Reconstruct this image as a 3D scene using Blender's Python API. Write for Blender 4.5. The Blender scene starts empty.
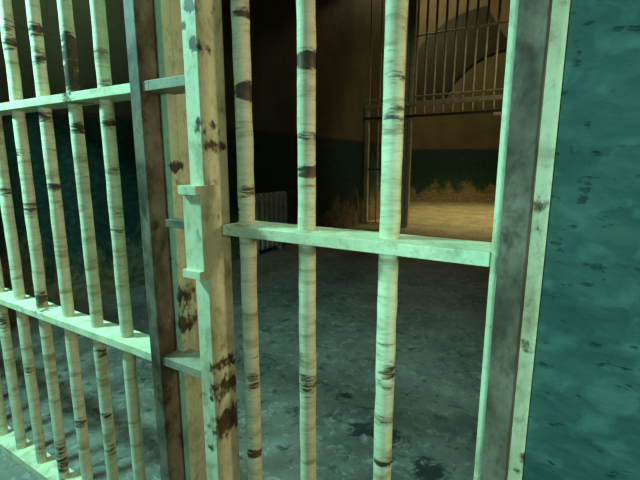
import bpy, bmesh, math, random
from mathutils import Vector, noise
random.seed(7)
scene = bpy.context.scene
COL = scene.collection

# ------------------------------------------------------------------ rust marks (x, y, z, half width, half height, strength)
SPOTS = \
[(-2.019, 0.905, 2.197, 0.05, 0.0325, 1),
(-2.033, 0.905, 2.12, 0.05, 0.0222, 1),
(-1.81, 0.905, 2.139, 0.05, 0.0241, 1),
(-1.813, 0.905, 2.035, 0.05, 0.0213, 0.9),
(-1.595, 0.905, 2.035, 0.05, 0.0531, 1),
(-1.602, 0.905, 1.934, 0.05, 0.0689, 1),
(-1.602, 0.905, 1.864, 0.05, 0.0209, 0.8),
(-1.595, 0.905, 1.76, 0.05, 0.0215, 0.9),
(-1.859, 0.905, 1.81, 0.05, 0.0154, 0.8),
(-1.405, 0.905, 2.004, 0.05, 0.0093, 0.4),
(-1.393, 0.905, 1.897, 0.05, 0.016, 0.8),
(-1.401, 0.905, 1.765, 0.05, 0.0168, 0.8),
(-1.352, 0.905, 1.982, 0.05, 0.0061, 0.4),
(-2.026, 0.905, 1.429, 0.05, 0.0405, 0.8),
(-1.813, 0.905, 1.531, 0.05, 0.0164, 0.9),
(-2.113, 0.905, 1.675, 0.05, 0.0172, 0.6),
(-2.259, 0.905, 1.495, 0.05, 0.0188, 0.8),
(-2.043, 0.905, 0.994, 0.05, 0.0405, 0.8),
(-1.402, 0.905, 1.604, 0.05, 0.0176, 0.5),
(-1.402, 0.905, 1.443, 0.05, 0.0148, 0.5),
(-1.417, 0.905, 1.379, 0.05, 0.0189, 0.5),
(-1.589, 0.905, 0.852, 0.05, 0.0416, 0.7),
(-1.586, 0.905, 0.741, 0.05, 0.0237, 0.4),
(-1.79, 0.905, 0.461, 0.05, 0.0161, 0.6),
(-1.795, 0.905, 0.434, 0.05, 0.0163, 0.5),
(-1.59, 0.905, 0.389, 0.05, 0.0468, 0.6),
(-2.247, 0.905, 0.211, 0.05, 0.0256, 0.6),
(-2.248, 0.905, 0.123, 0.05, 0.0393, 0.6),
(-2.062, 0.905, 0.17, 0.05, 0.1255, 0.5),
(-2.052, 0.905, 0.129, 0.05, 0.05, 0.6),
(-2.599, 0.905, 0.496, 0.05, 0.0326, 0.5),
(-2.277, 0.905, 0.585, 0.05, 0.0237, 0.5),
(-2.018, 0.905, 0.793, 0.05, 0.0317, 0.4),
(-2.487, 0.905, 0.793, 0.05, 0.0476, 0.6),
(-2.182, 0.905, 0.883, 0.05, 0.0378, 0.7),
(-1.622, 0.905, 0.554, 0.05, 0.0151, 0.6),
(-1.834, 0.905, 0.44, 0.05, 0.0164, 0.7),
(-0.834, 0.955, 1.831, 0.035, 0.0218, 1.0),
(-0.829, 0.955, 2.044, 0.035, 0.0127, 0.9),
(-0.839, 0.955, 1.54, 0.035, 0.015, 0.7),
(-0.835, 0.955, 1.637, 0.035, 0.0072, 0.5),
(-0.625, 0.955, 1.894, 0.035, 0.0194, 1.0),
(-0.63, 0.955, 1.699, 0.035, 0.0104, 0.7),
(-0.621, 0.955, 1.607, 0.035, 0.0133, 0.9),
(-0.625, 0.955, 0.979, 0.035, 0.0391, 0.55),
(-0.621, 0.955, 1.123, 0.035, 0.0124, 0.3),
(-0.841, 0.955, 0.65, 0.035, 0.0155, 0.9),
(-0.848, 0.955, 0.712, 0.035, 0.0076, 0.5),
(-0.375, 0.955, 1.924, 0.035, 0.0084, 0.5),
(-0.376, 0.955, 1.839, 0.035, 0.0394, 0.45),
(-0.378, 0.955, 1.75, 0.035, 0.0135, 0.5),
(-0.383, 0.955, 1.733, 0.035, 0.0091, 0.6),
(-0.366, 0.955, 1.084, 0.035, 0.0338, 0.55),
(-0.372, 0.955, 1.167, 0.035, 0.0164, 0.4),
(-0.372, 0.955, 0.813, 0.035, 0.0122, 0.8),
(-0.37, 0.955, 0.938, 0.035, 0.0177, 0.45),
(-0.836, 0.955, 0.917, 0.035, 0.0433, 0.45),
(-0.841, 0.955, 1.003, 0.035, 0.0141, 0.35),
(-0.843, 0.955, 1.254, 0.035, 0.0131, 0.3),
(-0.388, 0.955, 1.659, 0.035, 0.014, 0.3),
(-0.936, 0.86, 2.048, 0.02, 0.0147, 1),
(-0.929, 0.86, 1.946, 0.015, 0.0152, 1),
(-0.964, 0.86, 2.002, 0.01, 0.0101, 0.8),
(-0.925, 0.86, 1.731, 0.012, 0.0191, 1),
(-0.94, 0.86, 1.908, 0.012, 0.0077, 0.4),
(-0.94, 0.86, 0.88, 0.03, 0.0217, 0.5),
(-0.942, 0.86, 0.772, 0.03, 0.0186, 0.6),
(-0.938, 0.86, 0.704, 0.02, 0.0152, 0.6),
(-0.951, 0.92, 2.042, 0.008, 0.0078, 0.8),
(-0.945, 0.92, 1.719, 0.012, 0.0115, 0.6),
(-0.923, 0.92, 1.678, 0.012, 0.0174, 0.8),
(-0.884, 0.92, 1.666, 0.01, 0.0143, 0.7),
(-0.882, 0.92, 1.475, 0.015, 0.0274, 1.0),
(-0.922, 0.92, 0.99, 0.012, 0.0179, 0.9),
(-0.917, 0.92, 0.91, 0.02, 0.0329, 0.7),
(-0.915, 0.92, 0.783, 0.03, 0.0532, 0.75),
(-0.959, 0.92, 0.737, 0.02, 0.039, 0.6),
(-0.896, 0.92, 0.715, 0.02, 0.0153, 0.6),
(-0.931, 0.92, 0.664, 0.01, 0.0197, 0.5),
(-0.054, 0.93, 1.547, 0.012, 0.0118, 1),
(-0.062, 0.93, 1.533, 0.008, 0.008, 0.9),
(-0.05, 0.93, 1.264, 0.02, 0.0066, 0.7),
(-0.047, 0.93, 1.245, 0.02, 0.0066, 0.7),
(-0.039, 0.93, 0.99, 0.012, 0.012, 0.8),
(-0.047, 0.93, 0.957, 0.015, 0.0073, 0.5),
(-0.055, 0.93, 1.497, 0.008, 0.006, 0.4),
(-0.132, 0.93, 1.28, 0.01, 0.0068, 0.5),
(-0.136, 0.93, 1.185, 0.01, 0.0071, 0.5),
(-1.137, 0.96, 1.875, 0.01, 0.0152, 0.7),
(-1.131, 0.96, 1.735, 0.01, 0.0095, 0.5),
(-1.133, 0.96, 1.153, 0.03, 0.0529, 0.7),
(-1.146, 0.96, 1.056, 0.03, 0.0467, 0.6),
(-1.113, 0.96, 0.752, 0.02, 0.0166, 0.5),
(-1.127, 0.96, 0.848, 0.02, 0.0204, 0.5),
(-1.129, 0.96, 0.945, 0.02, 0.0318, 0.5),
(-1.1, 0.96, 0.646, 0.01, 0.0128, 0.8),
(-1.15, 0.93, 1.615, 0.012, 0.0163, 0.9),
(-1.177, 0.93, 1.291, 0.02, 0.0108, 0.5)]

def rust_at(p):
    v = 0.0
    for (x, y, z, rx, rz, s) in SPOTS:
        dz = (p.z - z) / rz
        if abs(dz) > 2.6: continue
        dx = (p.x - x) / rx
        if abs(dx) > 2.6: continue
        dy = (p.y - y) / 0.07
        q = dx*dx + dy*dy + dz*dz
        if q < 7: v = max(v, s * math.exp(-q * 0.6))
    return v

# ------------------------------------------------------------------ nodes
class NT:
    def __init__(self, name, rough=0.6, spec=0.3):
        self.m = bpy.data.materials.new(name); self.m.use_nodes = True
        self.t = self.m.node_tree; self.b = self.t.nodes['Principled BSDF']
        self.b.inputs['Roughness'].default_value = rough
        self.b.inputs['Specular IOR Level'].default_value = spec
        self.pos = self.t.nodes.new('ShaderNodeNewGeometry').outputs['Position']
        self.z = None
    def link(self, a, b): self.t.links.new(a, b)
    def val(self, sock, v):
        if hasattr(v, 'is_linked') or hasattr(v, 'links'): self.link(v, sock)
        else: sock.default_value = v
    def math(self, op, a, b=0.0, c=0.0, clamp=False):
        n = self.t.nodes.new('ShaderNodeMath'); n.operation = op; n.use_clamp = clamp
        self.val(n.inputs[0], a); self.val(n.inputs[1], b); self.val(n.inputs[2], c)
        return n.outputs[0]
    def noise(self, scale, detail=4, rough=0.55, stretch=(1, 1, 1), offset=(0, 0, 0), dist=0.0):
        mp = self.t.nodes.new('ShaderNodeMapping'); self.link(self.pos, mp.inputs['Vector'])
        mp.inputs['Scale'].default_value = stretch; mp.inputs['Location'].default_value = offset
        n = self.t.nodes.new('ShaderNodeTexNoise'); self.link(mp.outputs[0], n.inputs['Vector'])
        n.inputs['Scale'].default_value = scale; n.inputs['Detail'].default_value = detail
        n.inputs['Roughness'].default_value = rough; n.inputs['Distortion'].default_value = dist
        return n.outputs['Fac']
    def ramp(self, fac, lo, hi):
        n = self.t.nodes.new('ShaderNodeMapRange'); n.interpolation_type = 'SMOOTHSTEP'
        self.val(n.inputs['Value'], fac)
        n.inputs['From Min'].default_value = lo; n.inputs['From Max'].default_value = hi
        return n.outputs['Result']
    def mix(self, fac, a, b):
        n = self.t.nodes.new('ShaderNodeMix'); n.data_type = 'RGBA'
        self.val(n.inputs[0], fac)
        for s, v in ((n.inputs[6], a), (n.inputs[7], b)):
            if isinstance(v, tuple): s.default_value = (*v, 1)
            else: self.link(v, s)
        return n.outputs[2]
    def sep_z(self):
        if self.z is None:
            n = self.t.nodes.new('ShaderNodeSeparateXYZ'); self.link(self.pos, n.inputs[0]); self.z = n.outputs[2]
        return self.z
    def attr(self, name):
        n = self.t.nodes.new('ShaderNodeAttribute'); n.attribute_name = name; return n.outputs['Fac']
    def bump(self, h, strength, dist):
        n = self.t.nodes.new('ShaderNodeBump'); n.inputs['Strength'].default_value = strength
        n.inputs['Distance'].default_value = dist; self.link(h, n.inputs['Height'])
        self.link(n.outputs[0], self.b.inputs['Normal'])
    def color(self, c): self.link(c, self.b.inputs['Base Color'])

def painted(name, cream, cream2, rust, rust2, stretch, general, rough=0.55, band=0.5):
    """chipped old paint over rusting steel"""
    t = NT(name, rough, 0.2)
    mott = t.noise(7, 4, 0.6, stretch)
    base = t.mix(t.ramp(mott, 0.35, 0.7), cream, cream2)
    dust = t.noise(60, 4, 0.7, stretch, (8, 2, 5))
    base = t.mix(t.math('MULTIPLY', t.ramp(dust, 0.5, 0.72), 0.45), base, tuple(v * 0.45 for v in cream2))
    grime = t.noise(11, 5, 0.65, stretch, (1, 9, 3), 0.5)
    base = t.mix(t.math('MULTIPLY', t.ramp(grime, 0.48, 0.70), band), base, tuple(v * w for v, w in zip(cream2, (0.50, 0.38, 0.28))))
    fine = t.noise(38, 3, 0.6, stretch, (3, 1, 7))
    a = t.attr('rust')
    k = t.ramp(t.math('ADD', a, t.math('MULTIPLY', t.math('SUBTRACT', fine, 0.5), 1.3)), 0.28, 0.60)
    small = t.ramp(t.noise(15, 5, 0.62, stretch, (9, 4, 2)), general, general + 0.17)
    k = t.math('MAXIMUM', t.math('MULTIPLY', k, 0.96), t.math('MULTIPLY', small, 0.62))
    rc = t.mix(t.ramp(t.noise(22, 3, 0.6, (1, 1, 1), (5, 5, 5)), 0.4, 0.6), rust, rust2)
    t.color(t.mix(k, base, rc))
    t.bump(t.math('SUBTRACT', t.math('MULTIPLY', fine, 0.4), k), 0.35, 0.003)
    return t.m

M = {}
CREAM, CREAM2 = (0.60, 0.57, 0.37), (0.50, 0.46, 0.28)
RUST, RUST2 = (0.022, 0.013, 0.008), (0.085, 0.034, 0.014)
M['bar'] = painted('cream_paint_on_round_bars', CREAM, CREAM2, RUST, RUST2, (0.45, 0.45, 2.2), 0.60, 0.55, 0.8)
M['post'] = painted('cream_paint_on_flat_steel', CREAM, CREAM2, RUST, RUST2, (1.2, 1.2, 0.8), 0.58, 0.55, 0.6)
M['rail'] = painted('cream_paint_on_flat_rails', CREAM, CREAM2, RUST, RUST2, (1.5, 1.5, 1.5), 0.68)
M['steel'] = painted('weathered_bare_steel', (0.165, 0.128, 0.088), (0.058, 0.038, 0.023), (0.04, 0.025, 0.015), (0.10, 0.055, 0.03), (1.2, 1.2, 0.8), 0.60, 0.65, 0.85)
M['bolt'] = painted('grey_steel_bolt', (0.17, 0.14, 0.10), (0.10, 0.08, 0.055), RUST, RUST2, (1, 1, 1), 0.7, 0.5)
M['stub'] = painted('worn_grey_paint_on_rail_end', (0.29, 0.245, 0.17), (0.18, 0.145, 0.095), RUST, RUST2, (1.5, 1.5, 1.5), 0.66)
M['far_steel'] = painted('dusty_tan_steel', (0.52, 0.46, 0.30), (0.40, 0.35, 0.22), (0.05, 0.04, 0.03), (0.10, 0.06, 0.03), (1, 1, 1), 0.66)
M['dark_steel'] = painted('blackened_steel', (0.06, 0.055, 0.04), (0.035, 0.03, 0.022), RUST, RUST2, (1, 1, 1), 0.7)
M['radiator'] = painted('dull_grey_radiator_enamel', (0.66, 0.50, 0.38), (0.52, 0.39, 0.29), RUST, RUST2, (1, 1, 1), 0.7)

def two_tone(name, lo=1.0, hi=1.0):
    t = NT(name, 0.65, 0.08)
    z = t.sep_z()
    big = t.noise(1.3, 5, 0.6); mid = t.noise(9, 5, 0.6, (1, 1, 2.2), (2, 8, 1)); fine = t.noise(42, 4, 0.6, (0.8, 0.8, 1.6), (4, 4, 0))
    soft = t.noise(17, 3, 0.5, (0.9, 0.9, 1.3), (6, 3, 2), 0.4); pit = t.noise(40, 2, 0.5, (0.7, 0.7, 1.3), (11, 2, 3))
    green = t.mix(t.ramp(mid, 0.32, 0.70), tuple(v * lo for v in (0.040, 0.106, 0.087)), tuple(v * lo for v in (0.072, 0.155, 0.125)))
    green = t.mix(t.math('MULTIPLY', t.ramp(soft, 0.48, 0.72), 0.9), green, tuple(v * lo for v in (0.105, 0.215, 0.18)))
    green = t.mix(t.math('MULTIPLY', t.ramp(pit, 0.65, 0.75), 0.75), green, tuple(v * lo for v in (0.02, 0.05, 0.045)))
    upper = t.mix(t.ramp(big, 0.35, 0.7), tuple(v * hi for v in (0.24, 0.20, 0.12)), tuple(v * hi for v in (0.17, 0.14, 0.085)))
    upper = t.mix(t.ramp(mid, 0.55, 0.8), upper, tuple(v * hi for v in (0.13, 0.11, 0.07)))
    wear_edge = t.math('ADD', z, t.math('MULTIPLY', t.math('SUBTRACT', t.noise(2.2, 6, 0.72, (1, 1, 0.55), (1, 2, 3)), 0.5), 2.6))
    wear = t.math('MULTIPLY', t.math('SUBTRACT', 1.0, t.ramp(wear_edge, 0.42, 0.80)), 0.85)
    green = t.mix(wear, green, t.mix(t.ramp(mid, 0.4, 0.6), (0.26, 0.21, 0.12), (0.15, 0.12, 0.07)))
    zz = t.math('ADD', z, t.math('MULTIPLY', t.math('SUBTRACT', fine, 0.5), 0.02))
    stripe = t.mix(t.ramp(zz, 2.145, 2.150), green, (0.10, 0.062, 0.03))
    t.color(t.mix(t.ramp(zz, 2.185, 2.205), stripe, upper))
    t.bump(t.math('ADD', t.math('SUBTRACT', soft, t.math('MULTIPLY', t.ramp(pit, 0.62, 0.74), 0.5)), t.math('MULTIPLY', fine, 0.12)), 0.8, 0.012)
    return t.m
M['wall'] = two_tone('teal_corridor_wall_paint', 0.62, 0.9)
M['hall_wall'] = two_tone('teal_wall_paint_shaded', 0.40, 0.62)  # same paint as the corridor wall, the hall's shade put into its darker colour

def concrete(name, c1, c2, blots=()):
    t = NT(name, 0.62, 0.3)
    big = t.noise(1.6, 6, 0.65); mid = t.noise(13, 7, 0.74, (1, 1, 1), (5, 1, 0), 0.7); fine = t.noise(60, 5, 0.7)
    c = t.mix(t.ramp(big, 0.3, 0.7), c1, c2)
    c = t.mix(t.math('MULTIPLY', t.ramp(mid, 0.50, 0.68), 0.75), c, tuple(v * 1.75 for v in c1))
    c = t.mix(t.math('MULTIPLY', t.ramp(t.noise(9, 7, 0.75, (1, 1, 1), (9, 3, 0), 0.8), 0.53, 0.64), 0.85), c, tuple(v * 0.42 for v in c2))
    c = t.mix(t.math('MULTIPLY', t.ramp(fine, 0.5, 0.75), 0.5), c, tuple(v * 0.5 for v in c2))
    for (x, y, r) in blots:                     # old oil stains
        n = t.t.nodes.new('ShaderNodeVectorMath'); n.operation = 'DISTANCE'
        t.link(t.pos, n.inputs[0]); n.inputs[1].default_value = (x, y, 0)
        d = t.math('ADD', n.outputs['Value'], t.math('MULTIPLY', t.math('SUBTRACT', mid, 0.5), r * 3.0))
        d = t.math('ADD', d, t.math('MULTIPLY', t.math('SUBTRACT', fine, 0.5), r * 1.5))
        k = t.math('SUBTRACT', 1.0, t.ramp(d, r * 0.6, r * 1.15))
        c = t.mix(t.math('MULTIPLY', k, 0.9), c, (0.012, 0.014, 0.016))
    t.color(c)
    t.bump(t.math('ADD', mid, t.math('MULTIPLY', fine, 0.6)), 0.5, 0.012)
    return t.m
M['floor'] = concrete('stained_concrete_floor', (0.185, 0.17, 0.135), (0.085, 0.08, 0.068),
                      [(-0.99, 2.12, 0.09), (-0.83, 2.14, 0.10), (-0.52, 2.0, 0.10), (-0.95, 2.35, 0.07), (-1.25, 2.42, 0.05), (-0.75, 1.95, 0.06)])
M['ceiling'] = concrete('grimy_ceiling_plaster', (0.16, 0.14, 0.10), (0.11, 0.10, 0.07))
M['arch'] = concrete('dark_arch_tone', (0.026, 0.022, 0.014), (0.020, 0.017, 0.011))  # near-black tone of the arch shape, its darkness put into the colour
def plain(name, c, rough=0.5):
    t = NT(name, rough); t.color(t.mix(t.noise(30), c, tuple(v * 0.7 for v in c))); return t.m
M['tag'] = plain('pale_pink_enamel', (0.85, 0.62, 0.52))

# ------------------------------------------------------------------ geometry
def grid_box(bm, x0, x1, y0, y1, z0, z1, step=None):
    """box whose faces are subdivided so that painted wear can follow them"""
    step = step or (9, 9, 9)
    n = [max(1, int(round((b - a) / s))) for a, b, s in ((x0, x1, step[0]), (y0, y1, step[1]), (z0, z1, step[2]))]
    lo, hi = (x0, y0, z0), (x1, y1, z1)
    vs = {}
    def v(i, j, k):
        key = (i, j, k)
        if key not in vs:
            vs[key] = bm.verts.new([lo[a] + (hi[a] - lo[a]) * key[a] / n[a] for a in range(3)])
        return vs[key]
    for a in range(3):
        b, c = (a + 1) % 3, (a + 2) % 3
        for side in (0, n[a]):
            for i in range(n[b]):
                for j in range(n[c]):
                    quad = []
                    for di, dj in ((0, 0), (1, 0), (1, 1), (0, 1)):
                        key = [0, 0, 0]; key[a] = side; key[b] = i + di; key[c] = j + dj
                        quad.append(v(*key))
                    if side == 0: quad.reverse()
                    bm.faces.new(quad)

def tube(bm, x, y, z0, z1, r, step=0.02, seg=12, wob=1.0):
    """slightly uneven, hand-forged looking upright round bar"""
    n = max(2, int(round((z1 - z0) / step))); rings = []
    for i in range(n + 1):
        z = z0 + (z1 - z0) * i / n
        p = Vector((x * 3.1, y * 2.3, z * 9))
        ox = noise.noise(p) * 0.0016 * wob; oy = noise.noise(p + Vector((7, 7, 7))) * 0.0016 * wob
        rr = r * (1 + 0.05 * wob * noise.noise(p * 1.7 + Vector((3, 0, 1))))
        rings.append([bm.verts.new((x + ox + rr * math.cos(2*math.pi*(k + .5)/seg), y + oy + rr * math.sin(2*math.pi*(k + .5)/seg), z)) for k in range(seg)])
    for a, b in zip(rings, rings[1:]):
        for k in range(seg): bm.faces.new((a[k], a[(k+1) % seg], b[(k+1) % seg], b[k]))
    bm.faces.new(rings[0][::-1]); bm.faces.new(rings[-1])

def rod_x(bm, x0, x1, y, z, r, seg=8):
    a = [bm.verts.new((x0, y + r*math.cos(2*math.pi*k/seg), z + r*math.sin(2*math.pi*k/seg))) for k in range(seg)]
    b = [bm.verts.new((x1, y + r*math.cos(2*math.pi*k/seg), z + r*math.sin(2*math.pi*k/seg))) for k in range(seg)]
    for k in range(seg): bm.faces.new((a[k], b[k], b[(k+1) % seg], a[(k+1) % seg]))
    bm.faces.new(a); bm.faces.new(b[::-1])

def prism(bm, pts, off):
    """extrude a closed outline (list of Vectors) by a vector"""
    a = [bm.verts.new(p) for p in pts]; b = [bm.verts.new(p + off) for p in pts]
    bm.faces.new(a); bm.faces.new(b[::-1])
    for i in range(len(a)): bm.faces.new((a[i], b[i], b[(i+1) % len(a)], a[(i+1) % len(a)]))

def link(name, bm, mat, parent=None, origin=None, bevel=0.0, smooth=False):
    """one mesh object from a bmesh given in world coordinates"""
    base = Vector(parent['_base']) if parent else Vector(origin or (0, 0, 0))
    bmesh.ops.recalc_face_normals(bm, faces=bm.faces)
    rust = [rust_at(v.co) for v in bm.verts]
    for v in bm.verts: v.co -= base
    me = bpy.data.meshes.new(name); bm.to_mesh(me); bm.free()
    at = me.attributes.new('rust', 'FLOAT', 'POINT'); at.data.foreach_set('value', rust)
    me.materials.append(M[mat])
    for p in me.polygons: p.use_smooth = smooth
    o = bpy.data.objects.new(name, me); COL.objects.link(o)
    if parent: o.parent = parent['_obj']
    else: o.location = base
    if bevel:
        md = o.modifiers.new('bevel', 'BEVEL'); md.width = bevel; md.segments = 2
        md.limit_method = 'ANGLE'; md.angle_limit = math.radians(50)
    return o

def thing(name, label, cat, base, group=None):
    o = bpy.data.objects.new(name, None); COL.objects.link(o); o.location = base
    o.empty_display_size = 0.1
    o['label'] = label; o['category'] = cat
    if group: o['group'] = group
    return {'_obj': o, '_base': base}

def part(name, parent, mat, *boxes, step=(9, 9, 9), bevel=0.0):
    bm = bmesh.new()
    for b in boxes: grid_box(bm, *b, step=step)
    return link(name, bm, mat, parent, bevel=bevel)

def bar(name, parent, mat, x, y, z0, z1, r, **kw):
    bm = bmesh.new(); tube(bm, x, y, z0, z1, r, **kw)
    return link(name, bm, mat, parent, smooth=True)

def struct(name, mat, *boxes):
    bm = bmesh.new()
    for b in boxes: grid_box(bm, *b)
    o = link(name, bm, mat); o['kind'] = 'structure'; return o

# ------------------------------------------------------------------ the setting
LEFT, FY0, FY1 = -4.85, 0.935, 1.035          # left wall face, barred partition from FY0 to FY1
struct('floor', 'floor', (-9.2, 4.5, -3.0, 23.0, -0.12, 0.0))
struct('ceiling', 'ceiling', (-9.2, 4.5, -3.0, FY1, 3.3, 3.4), (-9.2, 4.5, FY1, 23.0, 9.0, 9.12))
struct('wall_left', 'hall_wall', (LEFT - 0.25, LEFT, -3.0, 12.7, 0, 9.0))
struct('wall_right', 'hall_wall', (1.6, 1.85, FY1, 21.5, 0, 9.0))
struct('wall_corridor_right', 'wall', (4.2, 4.45, -3.0, FY0, 0, 3.3))
struct('wall_back', 'wall', (LEFT, 4.2, -3.0, -2.8, 0, 3.3))
struct('wall_front', 'wall', (-0.036, 4.2, FY0, FY1 + 0.02, 0, 2.62), (LEFT, -3.86, FY0, FY1 + 0.02, 0, 2.62),
       (LEFT, 4.2, FY0, FY1 + 0.02, 2.62, 9.0))
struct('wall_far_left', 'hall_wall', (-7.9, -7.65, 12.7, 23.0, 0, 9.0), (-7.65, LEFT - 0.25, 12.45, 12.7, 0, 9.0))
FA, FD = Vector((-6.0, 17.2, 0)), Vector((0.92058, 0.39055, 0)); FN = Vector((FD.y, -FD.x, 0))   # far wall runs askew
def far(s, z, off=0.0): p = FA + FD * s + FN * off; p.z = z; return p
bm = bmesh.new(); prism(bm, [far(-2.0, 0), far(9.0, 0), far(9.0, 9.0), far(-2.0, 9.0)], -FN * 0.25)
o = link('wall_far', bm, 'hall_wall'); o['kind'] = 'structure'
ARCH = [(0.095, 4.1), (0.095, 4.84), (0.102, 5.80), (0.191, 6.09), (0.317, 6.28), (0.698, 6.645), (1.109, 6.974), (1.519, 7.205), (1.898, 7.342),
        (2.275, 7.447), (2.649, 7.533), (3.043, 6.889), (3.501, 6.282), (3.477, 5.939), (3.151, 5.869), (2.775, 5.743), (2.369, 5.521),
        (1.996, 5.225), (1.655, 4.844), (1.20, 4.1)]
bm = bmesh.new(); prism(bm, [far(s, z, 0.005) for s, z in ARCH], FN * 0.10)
o = link('dark_arch_band', bm, 'arch'); o['kind'] = 'structure'  # dark arch shape on the far wall, built as a raised band
struct('wall_gate_lintel', 'hall_wall', (LEFT, 1.6, 10.12, 10.38, 6.05, 9.0))

# ------------------------------------------------------------------ left grille: bars, flat rails, dark end post
g = thing('cell_grille', 'long rusty cream barred grille with three flat rails, left of the lock', 'grille', (-2.4, 0.925, 0))
GY, R = 0.927, 0.0245
bars_x = [-1.447, -1.646, -1.866, -2.089] + [-2.089 - 0.222 * k for k in range(1, 8)]
for x in bars_x: bar('bar', g, 'bar', x, GY, 0.0, 2.6, R)
part('end_post', g, 'steel', (-1.226, -1.177, 0.869, 0.942, 0.0, 2.6), step=(0.012, 0.016, 0.02), bevel=0.002)
part('end_post', g, 'steel', (-3.85, -3.80, 0.869, 0.934, 0.0, 2.6), step=(0.05, 0.07, 0.1), bevel=0.002)
for z0, z1 in ((0.0, 0.045), (0.929, 0.960), (1.848, 1.878)):
    y0, y1 = 0.876, 0.978
    part('rail', g, 'rail', (-3.80, -1.2265, y0, y1, z0, z1), step=(0.03, 0.05, 0.04), bevel=0.0015)
    if z0 > 0.5:                                # the rail runs on past the post as a short lug
        part('rail_end', g, 'stub', (-1.1765, -1.1470, y0 + 0.002, 0.944, z0, z1), (-1.1469, -0.985, y0 + 0.002, y1, z0, z1), step=(0.02, 0.02, 0.02), bevel=0.0015)

# ------------------------------------------------------------------ fixed frame of the gate
f = thing('gate_frame', 'pale cream steel frame posts either side of the barred gate', 'frame', (-0.6, 0.98, 0))
part('frame_post', f, 'post', (-1.249, -1.148, 0.980, 1.060, 0.0, 2.6), (-1.2255, -1.148, 0.945, 0.9801, 0.0, 2.6), step=(0.017, 0.017, 0.02), bevel=0.0015)
part('frame_post', f, 'post', (-0.137, -0.0375, 0.926, 1.027, 0.0, 2.6), step=(0.017, 0.017, 0.02), bevel=0.0015)
part('frame_header', f, 'post', (-1.147, -0.138, 0.926, 1.027, 2.50, 2.6), bevel=0.0015)

p = thing('steel_post', 'dark weathered steel post against the pale frame beside the teal wall', 'post', (-0.088, 0.89, 0))
part('shaft', p, 'steel', (-0.1135, -0.0655, 0.857, 0.925, 0.0, 2.6), step=(0.012, 0.016, 0.02), bevel=0.002)
part('base_plate', p, 'steel', (-0.135, -0.045, 0.835, 0.925, 0.0, 0.012), bevel=0.002)

# ------------------------------------------------------------------ the barred gate with its lock stile
d = thing('barred_gate', 'cream barred gate with three round bars and a lock on its left stile', 'gate', (-0.55, 0.96, 0))
part('lock_stile', d, 'post', (-0.971, -0.915, 0.865, 0.967, 0.02, 2.46), step=(0.0095, 0.0128, 0.02), bevel=0.0015)
for x in (-0.858, -0.636, -0.388): bar('bar', d, 'bar', x, 0.982, 0.06, 2.46, 0.0255, step=0.016)
part('cross_rail', d, 'rail', (-0.9005, -0.1375, 0.916, 1.045, 1.413, 1.4435), step=(0.02, 0.02, 0.02), bevel=0.0015)
part('bottom_rail', d, 'rail', (-0.9145, -0.1375, 0.916, 1.045, 0.03, 0.06), step=(0.1, 0.1, 0.1), bevel=0.0015)
part('top_rail', d, 'rail', (-0.9145, -0.1375, 0.916, 1.045, 2.46, 2.49), step=(0.1, 0.1, 0.1), bevel=0.0015)
lk = part('lock_box', d, 'post', (-0.977, -0.903, 0.838, 0.918, 1.315, 1.54), step=(0.012, 0.012, 0.015), bevel=0.0012)
for z0, z1 in ((1.539, 1.565), (1.292, 1.316)):
    fl = part('lock_flange', d, 'post', (-0.976, -0.903, 0.821, 0.9175, z0, z1), step=(0.012, 0.012, 0.012), bevel=0.001)
    fl.parent = lk
part('lock_bolt', d, 'bolt', (-1.12, -0.972, 0.885, 0.925, 1.424, 1.449), step=(0.02, 0.02, 0.02), bevel=0.0015)

# ------------------------------------------------------------------ column radiator on the left wall
r = thing('radiator', 'dull grey ribbed column radiator standing against the dark wall', 'radiator', (LEFT + 0.1, 6.0, 0))
def section(y, last):
    bm = bmesh.new(); x = LEFT + 0.10; hw, hd, n = 0.048, 0.075, 10
    for zz in (0.16, 0.99):                     # rounded hubs joining the columns
        grid_box(bm, x - hd * 0.8, x + hd * 0.8, y - 0.069, y + (0.069 if not last else 0.05), zz - 0.035, zz + 0.035)
    prof = [(0.06, 0.35), (0.09, 0.8), (0.13, 1.0), (1.03, 1.0), (1.07, 0.85), (1.092, 0.4)]
    rings = [[bm.verts.new((x + hd * s * math.copysign(abs(math.cos(t))**0.6, math.cos(t)), y + hw * s * math.copysign(abs(math.sin(t))**0.6, math.sin(t)), z))
              for t in [2*math.pi*(k + .5)/n for k in range(n)]] for z, s in prof]
    for a, b in zip(rings, rings[1:]):
        for k in range(n): bm.faces.new((a[k], a[(k+1) % n], b[(k+1) % n], b[k]))
    bm.faces.new(rings[0][::-1]); bm.faces.new(rings[-1])
    return link('section', bm, 'radiator', r, bevel=0.004)
for k in range(8): section(6.49 - 0.14 * k, k == 0)
for y in (6.35, 5.65): part('foot', r, 'radiator', (LEFT + 0.05, LEFT + 0.15, y - 0.03, y + 0.03, 0.0, 0.09), bevel=0.004)
bm = bmesh.new(); tube(bm, LEFT + 0.1, 6.62, 0.0, 0.175, 0.016, wob=0); link('valve_pipe', bm, 'radiator', r, smooth=True)
bm = bmesh.new(); tube(bm, LEFT + 0.1, 6.62, 0.175, 0.24, 0.028, wob=0); link('valve_knob', bm, 'dark_steel', r, smooth=True)

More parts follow.
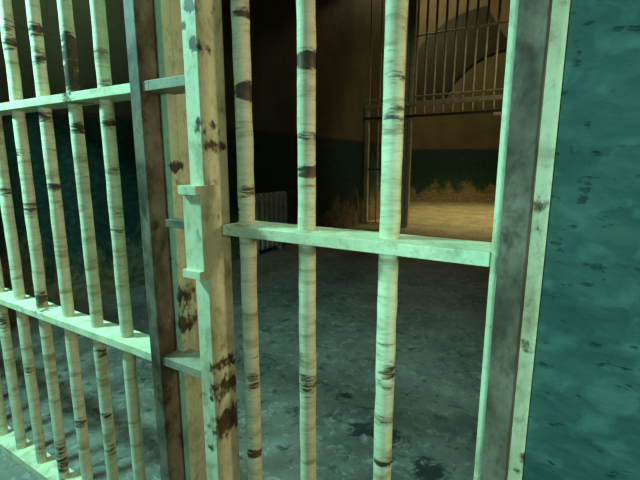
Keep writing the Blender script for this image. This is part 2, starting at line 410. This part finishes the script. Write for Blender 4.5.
# ------------------------------------------------------------------ tall barred screen far down the hall
s = thing('barred_screen', 'tall dim barred screen with an open doorway at the far end of the hall', 'screen', (-2.5, 10.25, 0))
Y = 10.25
part('end_post', s, 'far_steel', (-4.80, -4.70, Y - 0.05, Y + 0.05, 0, 3.0), bevel=0.004)
part('door_post', s, 'far_steel', (-3.635, -3.555, Y - 0.05, Y + 0.05, 0, 6.04), bevel=0.004)
part('door_post', s, 'far_steel', (-3.735, -3.645, Y - 0.04, Y + 0.06, 0, 6.04), bevel=0.004)
part('transom_beam', s, 'far_steel', (-4.82, 1.55, Y - 0.07, Y + 0.05, 2.985, 3.085), bevel=0.004)
part('lower_rail', s, 'dark_steel', (-4.82, 1.55, Y - 0.07, Y + 0.05, 2.72, 2.775), bevel=0.004)
bm = bmesh.new(); rod_x(bm, -4.82, 1.55, Y - 0.035, 3.20, 0.014); link('thin_rail', bm, 'far_steel', s)
bm = bmesh.new(); rod_x(bm, -3.55, 1.55, Y - 0.035, 4.56, 0.022); link('cross_rail', bm, 'far_steel', s)
part('top_rail', s, 'dark_steel', (-4.82, 1.55, Y - 0.05, Y + 0.05, 5.98, 6.04), bevel=0.004)
x = -3.50; k = 0
while x < 1.5:
    bar('bar', s, 'far_steel', x, Y, 3.085, 5.98, 0.027, step=0.09, seg=8, wob=3.0)
    bar('picket', s, 'far_steel', x + 0.02, Y - 0.04, 2.775, 2.985, 0.026, step=0.07, seg=8, wob=0)
    x += 0.223; k += 1
for x in (-4.70, -4.42, -4.17, -3.92):
    bar('bar', s, 'far_steel', x, Y, 3.085, 5.98, 0.018, step=0.09, seg=8, wob=3.0)
for x in (-4.45, -4.20, -3.95):
    bar('bar', s, 'far_steel', x, Y, 0.07, 2.72, 0.024, step=0.06, seg=8, wob=1.5)
    bar('picket', s, 'far_steel', x, Y - 0.04, 2.775, 2.985, 0.020, step=0.07, seg=8, wob=0)
part('side_rail', s, 'dark_steel', (-4.70, -3.735, Y - 0.03, Y + 0.03, 1.44, 1.475), bevel=0.003)
part('bottom_rail', s, 'far_steel', (-4.70, -3.735, Y - 0.04, Y + 0.04, 0.03, 0.07), bevel=0.003)
part('latch_plate', s, 'tag', (-1.68, -1.53, Y - 0.09, Y - 0.02, 2.655, 2.72), bevel=0.01)

# ------------------------------------------------------------------ lights
def area(name, loc, target, size, power, color):
    l = bpy.data.lights.new(name, 'AREA'); l.shape = 'DISK'; l.size = size; l.energy = power; l.color = color
    o = bpy.data.objects.new(name, l); COL.objects.link(o); o.location = loc
    o.rotation_euler = (Vector(target) - Vector(loc)).to_track_quat('-Z', 'Y').to_euler()
def point(name, loc, radius, power, color):
    l = bpy.data.lights.new(name, 'POINT'); l.shadow_soft_size = radius; l.energy = power; l.color = color
    o = bpy.data.objects.new(name, l); COL.objects.link(o); o.location = loc
TEAL = (0.36, 1.0, 0.95)
WARM = (1.0, 0.86, 0.58)
def spot(name, loc, target, cone, blend, power, color, radius=0.2):
    l = bpy.data.lights.new(name, 'SPOT'); l.energy = power; l.color = color; l.spot_size = math.radians(cone); l.spot_blend = blend; l.shadow_soft_size = radius
    o = bpy.data.objects.new(name, l); COL.objects.link(o); o.location = loc
    o.rotation_euler = (Vector(target) - Vector(loc)).to_track_quat('-Z', 'Y').to_euler()
area('corridor_lamp', (-2.75, -0.08, 3.1), (-2.0, 0.95, 0.6), 0.3, 165, TEAL)
area('front_fill', (-1.08, -2.2, 2.0), (-0.8, 0.9, 1.4), 0.4, 27, TEAL)  # added fill with no fixture, evens out the front faces
spot('right_strip_fill', (0.45, -1.8, 2.0), (0.10, 0.93, 1.4), 32, 0.7, 270, TEAL, 0.12)  # added narrow spot, brightens the right frame strip and teal wall
area('warm_right_fill', (2.2, -0.25, 1.9), (-1.0, 0.9, 1.3), 0.4, 20, WARM)  # added warm fill, no fixture, for the right-hand faces of the left bars
spot('bar_side_fill', (1.35, 1.9, 1.9), (-1.3, 0.95, 1.2), 66, 0.6, 90, WARM)  # unseen warm spot added to light bar sides and post ends
spot('hall_floor_fill', (-1.2, 2.2, 4.6), (-1.2, 1.6, 0), 76, 1.0, 260, (0.42, 1.0, 0.86), 0.5)  # unseen overhead fill added to brighten the near hall floor
spot('left_wall_fill', (-2.2, 2.6, 4.6), (-4.85, 2.5, 4.3), 84, 0.9, 150, (0.55, 1.0, 0.75), 0.4)  # added spot that lifts the upper left wall, no real source
spot('far_screen_fill', (0.9, 8.7, 4.6), (-2.5, 10.25, 2.8), 60, 0.8, 170, (1.0, 0.86, 0.55))  # added spot that makes the far screen stand out from the dark
spot('far_lamp', (-1.9, 13.9, 5.6), (-2.2, 13.9, 0), 96, 0.9, 2900, (1.0, 0.79, 0.27), 0.3)
point('far_wall_fill', (-4.2, 14.3, 8.3), 0.4, 440, (1.0, 0.86, 0.46))  # added out-of-view fill giving the far wall its even warm light

w = bpy.data.worlds.new('world'); scene.world = w; w.use_nodes = True
w.node_tree.nodes['Background'].inputs[0].default_value = (0.6, 0.9, 0.75, 1)
w.node_tree.nodes['Background'].inputs[1].default_value = 0.02

# ------------------------------------------------------------------ camera
cam = bpy.data.cameras.new('camera'); co = bpy.data.objects.new('camera', cam); COL.objects.link(co)
cam.sensor_fit = 'HORIZONTAL'; cam.sensor_width = 36.0; cam.lens = 36.0 * 417.0 / 640.0
cam.shift_x = 1.5 / 640.0; cam.clip_start = 0.02
co.location = (0, 0, 1.63)
co.rotation_euler = (math.radians(90 - 10.53), 0, math.radians(31.35))
scene.camera = co
vs = scene.view_settings
vs.view_transform = 'Standard'; vs.look = 'None'; vs.exposure = 0.0; vs.gamma = 1.0; vs.use_curve_mapping = False
